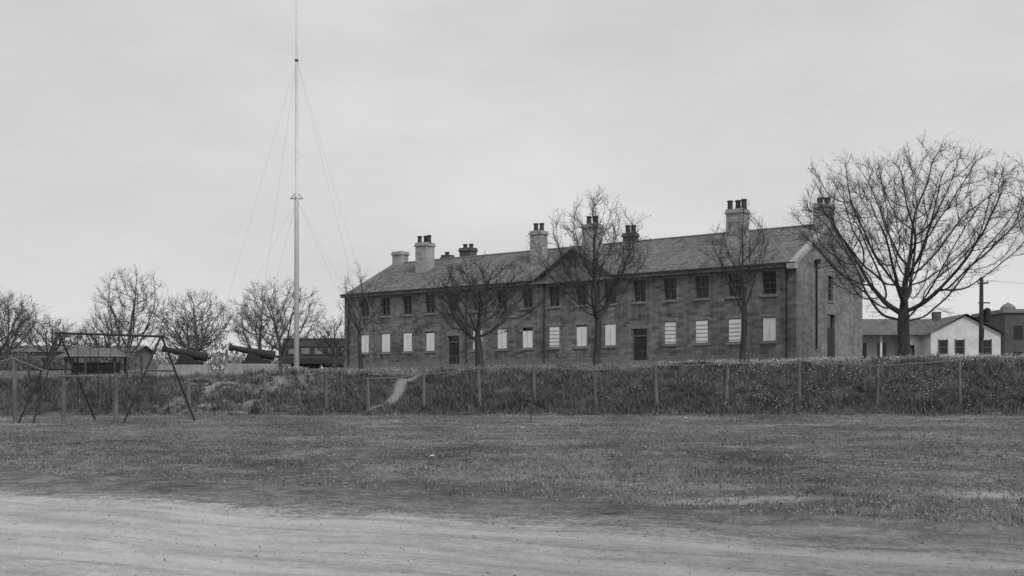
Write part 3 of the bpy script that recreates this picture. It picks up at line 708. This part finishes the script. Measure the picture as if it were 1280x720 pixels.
# ---------------------------------------------------------------- railway coach and low sheds behind
def coach(x0,y,L):
    z=h(x0+L/2,y); e=empty('railway_coach',(x0,y,z))
    b=MB(); prof=[(-1.4,.9),(-1.4,2.95),(-1.2,3.25),(-.7,3.5),(-.65,3.75),(0,3.85),(.65,3.75),(.7,3.5),(1.2,3.25),(1.4,2.95),(1.4,.9)]; k=len(prof)
    b.v=[(0,a,c) for a,c in prof]+[(L,a,c) for a,c in prof]; b.f=[tuple(range(k)),tuple(range(2*k-1,k-1,-1))]+[(i,i+k,(i+1)%k+k,(i+1)%k) for i in range(k)]
    b.obj('body',M_coach,e)
    w=MB(); n=int(L/1.5)
    for i in range(n): w.box(.7+i*1.5,1.6+i*1.5,-1.425,-1.402,2.0,2.65)
    w.obj('windows',M_cwin,e)
    s=MB(); s.box(.05,L-.05,-1.42,-1.402,1.55,1.65); s.box(.05,L-.05,-1.44,-1.402,2.9,3.0); s.obj('side_mouldings',M_frame,e)
    u=MB()
    for cx in (2.5,L-2.5):
        u.box(cx-1.5,cx+1.5,-1.1,1.1,.55,.9)
        for dx in (-.9,.9): u.tube((cx+dx,-1.0,.45),(cx+dx,-.85,.45),.45,k=14); u.tube((cx+dx,.85,.45),(cx+dx,1,.45),.45,k=14)
    u.box(4.5,L-4.5,-.9,.9,.5,.9); u.obj('bogies',M_iron,e)
coach(-26.0,128,12)
def warehouse(x0,x1,y,hh):
    z=h((x0+x1)/2,y); e=empty('low_warehouse',(0,0,z)); b=MB(); b.box(x0,x1,y,y+8,-.3,hh-.9); b.obj('walls',M_ware,e)
    r=MB(); r.poly([(x0-.4,y-.5,hh-1.0),(x1+.4,y-.5,hh-1.0),(x1+.4,y+4,hh),(x0-.4,y+4,hh)]); r.poly([(x0-.4,y+8.5,hh-1.0),(x1+.4,y+8.5,hh-1.0),(x1+.4,y+4,hh),(x0-.4,y+4,hh)])
    r.poly([(x0,y,hh-.95),(x0,y+8,hh-.95),(x0,y+4,hh-.05)]); r.poly([(x1,y,hh-.95),(x1,y+8,hh-.95),(x1,y+4,hh-.05)]); r.obj('roof',M_shingle,e)
    w=MB(); k=int((x1-x0)/3)
    for i in range(k): w.box(x0+1+i*3,x0+2.4+i*3,y-.04,y-.003,1.0,2.2)
    w.obj('windows',M_glass,e)
warehouse(-68,-49,145,3.9)
def shed():
    x,y=-27.5,74; e=empty('picnic_shelter',(x,y,h(x,y))); m=MB()
    for a in (-1.6,1.6):
        for b in (-1,1): m.tube((a,b,-.2),(a,b,1.2),.08,k=6)
    m.box(-1.6,1.6,-.06,.06,.0,.8); m.obj('posts_and_screen',M_woodd,e)
    r=MB(); r.v=[(-2.1,-1.4,1.15),(2.1,-1.4,1.15),(2.1,1.4,1.15),(-2.1,1.4,1.15),(-1.3,0,1.75),(1.3,0,1.75)]
    r.f=[(0,1,5,4),(1,2,5),(2,3,4,5),(3,0,4),(0,3,2,1)]; r.obj('roof',M_shingle,e)
shed()
# ---------------------------------------------------------------- white bungalow
def bungalow():
    e=empty('white_bungalow',(0,0,0)); y=110; z0=CAM+2.0; ze=CAM+5.75; zr=CAM+7.4
    x0,x1=34.0,47.2
    w=MB(); w.box(x0+4.4,x1-.3,y,y+7,z0,ze); w.box(x0,x0+4.39,y+2.2,y+7,z0,ze); w.box(40.2,46.9,y-2.5,y-.01,z0,ze-.1)
    w.poly([(40.0,y-2.5,ze-.1),(46.9,y-2.5,ze-.1),(43.5,y-2.5,ze+1.55)]); 
    for px in (x0,x0+2.2): w.box(px,px+.2,y+.1,y+.3,z0,ze)
    w.obj('clapboard_walls',M_house,e)
    r=MB(); r.poly([(x0-1.4,y-.6,ze-.15),(x1,y-.6,ze-.15),(x1-3,y+3.5,zr),(x0+1.5,y+3.5,zr)]); r.poly([(x0-1.4,y+7.6,ze-.15),(x1,y+7.6,ze-.15),(x1-3,y+3.5,zr),(x0+1.5,y+3.5,zr)])
    r.poly([(x1,y-.6,ze-.15),(x1,y+7.6,ze-.15),(x1-3,y+3.5,zr)]); r.poly([(x0-1.4,y-.6,ze-.15),(x0-1.4,y+7.6,ze-.15),(x0+1.5,y+3.5,zr)])
    r.poly([(39.6,y-2.9,ze-.25),(43.5,y-2.9,ze+1.75),(43.5,y+3,ze+1.75),(39.6,y+3,ze-.25)]); r.poly([(47.4,y-2.9,ze-.25),(43.5,y-2.9,ze+1.75),(43.5,y+3,ze+1.75),(47.4,y+3,ze-.25)])
    r.obj('roof',M_shingle,e)
    g=MB()
    for a in (41.0,42.6,45.2): g.box(a,a+.75,y-2.54,y-2.505,z0+1.6,z0+3.0)
    for a in (x0+.6,x0+2.6): g.box(a,a+.9,y+2.15,y+2.195,z0+1.2,z0+2.9)
    g.box(38.6,39.5,y-.04,y-.005,z0+.4,z0+2.6); g.obj('windows_and_doors',M_glass,e)
    f=MB()
    for a in (41.0,42.6,45.2): f.box(a-.1,a-.005,y-2.56,y-2.505,z0+1.5,z0+3.1); f.box(a+.755,a+.85,y-2.56,y-2.505,z0+1.5,z0+3.1); f.box(a,a+.75,y-2.57,y-2.542,z0+2.27,z0+2.33)
    f.obj('window_trim',M_frame,e)
    c=MB(); c.box(42.6,43.3,y+3,y+3.7,zr-.5,zr+.7); c.obj('chimney',M_chimd,e)
bungalow()
def brickb():
    e=empty('brick_building',(0,0,0)); m=MB(); x0,x1,y=66.0,82,150; z0=CAM+2; zt=CAM+10.6
    m.box(x0,x1,y,y+10,z0,zt); m.obj('brick_walls',M_brick,e)
    t=MB(); t.box(x0-.3,x1+.3,y-.3,y+10.3,zt+.001,zt+.5); t.obj('parapet',M_sill,e)
    d=MB(); d.lathe((x0+2.2,y+4,zt+.5),(0,0,1),[(0,1.0),(.5,1.0),(.6,.9),(.9,.6),(1.1,.2),(1.2,.1)],14); d.obj('roof_ventilator',M_sill,e)
    g=MB()
    for i in range(5):
        for zz in (z0+1.5,z0+5): g.box(x0+1.2+i*3,x0+2.4+i*3,y-.03,y-.003,zz,zz+1.9)
    g.obj('windows',M_glass,e)
brickb()
def upole():
    x,y=35.6,85; z=h(x,y); e=empty('utility_pole',(x,y,z)); ht=CAM+8.7-z
    m=MB(); m.tube((0,0,-.3),(.03,0,ht),.19,.14,k=10); m.obj('pole',M_woodd,e)
    c=MB(); c.box(-.35,.45,-.2,-.145,ht-.5,ht-.4); c.box(-.3,.6,-.22,-.165,ht-2.0,ht-1.9); c.obj('crossarms',M_woodd,e)
    t=MB(); t.lathe((.42,-.1,ht-3.4),(0,0,1),[(0,.2),(.05,.26),(.95,.26),(1.0,.2),(1.1,.05)],12); t.tube((0,0,ht-2.9),(.42,-.1,ht-2.9),.05,k=6); t.box(-.15,.1,-.32,-.2,ht-4.6,ht-3.9); t.obj('transformer',M_iron,e)
    i=MB()
    for a in (-.3,.4): i.lathe((a,-.16,ht-.4),(0,0,1),[(0,.03),(.06,.05),(.16,.05),(.2,.02)],8)
    i.obj('insulators',M_trim,e)
    w=MB()
    for a in (-.3,.4):
        pv=Vector((a,-.16,ht-.22))
        for k in range(1,13):
            f=k/12; q=Vector((a+30*f,-.16-22*f,ht-.22-1.6*4*f*(1-f)+.3*f)); w.tube(pv,q,.006,k=3,caps=False); pv=q
    w.obj('power_lines',M_wire,e)
upole()

# ---------------------------------------------------------------- sky and light
W=bpy.data.worlds.new('World'); scene.world=W; W.use_nodes=True; nt=W.node_tree; bg=nt.nodes['Background']
sky=N(nt,'ShaderNodeTexSky',sky_type='NISHITA'); sky.sun_disc=False; sky.sun_elevation=math.radians(42); sky.sun_rotation=math.radians(150)
bw=N(nt,'ShaderNodeRGBToBW'); nt.links.new(sky.outputs[0],bw.inputs[0])
tc=N(nt,'ShaderNodeTexCoord'); mp=N(nt,'ShaderNodeMapping'); mp.inputs['Scale'].default_value=(1,1,2.6); nt.links.new(tc.outputs['Generated'],mp.inputs[0])
n1=noise(nt,mp.outputs[0],3.2,7,.6); n0=noise(nt,mp.outputs[0],1.1,3,.5)
cl=maprange(nt,wsum(nt,(n1,.6),(n0,.4)),.32,.68,5.5,7.4)
mx_=mixf(nt,.88,bw.outputs[0],cl); nt.links.new(mx_,bg.inputs['Color']); bg.inputs['Strength'].default_value=.105
sun=bpy.data.lights.new('sun','SUN'); sun.energy=1.5; sun.angle=math.radians(10); sun.color=(1,.99,.97)
so=bpy.data.objects.new('sun',sun); col.objects.link(so)
az=math.radians(150); el=math.radians(42); sd=Vector((math.sin(az)*math.cos(el),math.cos(az)*math.cos(el),math.sin(el)))
so.rotation_euler=sd.to_track_quat('Z','Y').to_euler()
cd=bpy.data.cameras.new('camera'); cam=bpy.data.objects.new('camera',cd); col.objects.link(cam); cam.location=(0,0,CAM); cam.rotation_euler=(math.radians(90),0,0)
cd.sensor_width=36; cd.lens=1400/1280*36; cd.shift_y=130/1280; cd.clip_end=8000; cd.clip_start=.1
scene.camera=cam
scene.view_settings.view_transform='Standard'; scene.view_settings.look='None'; scene.view_settings.exposure=0
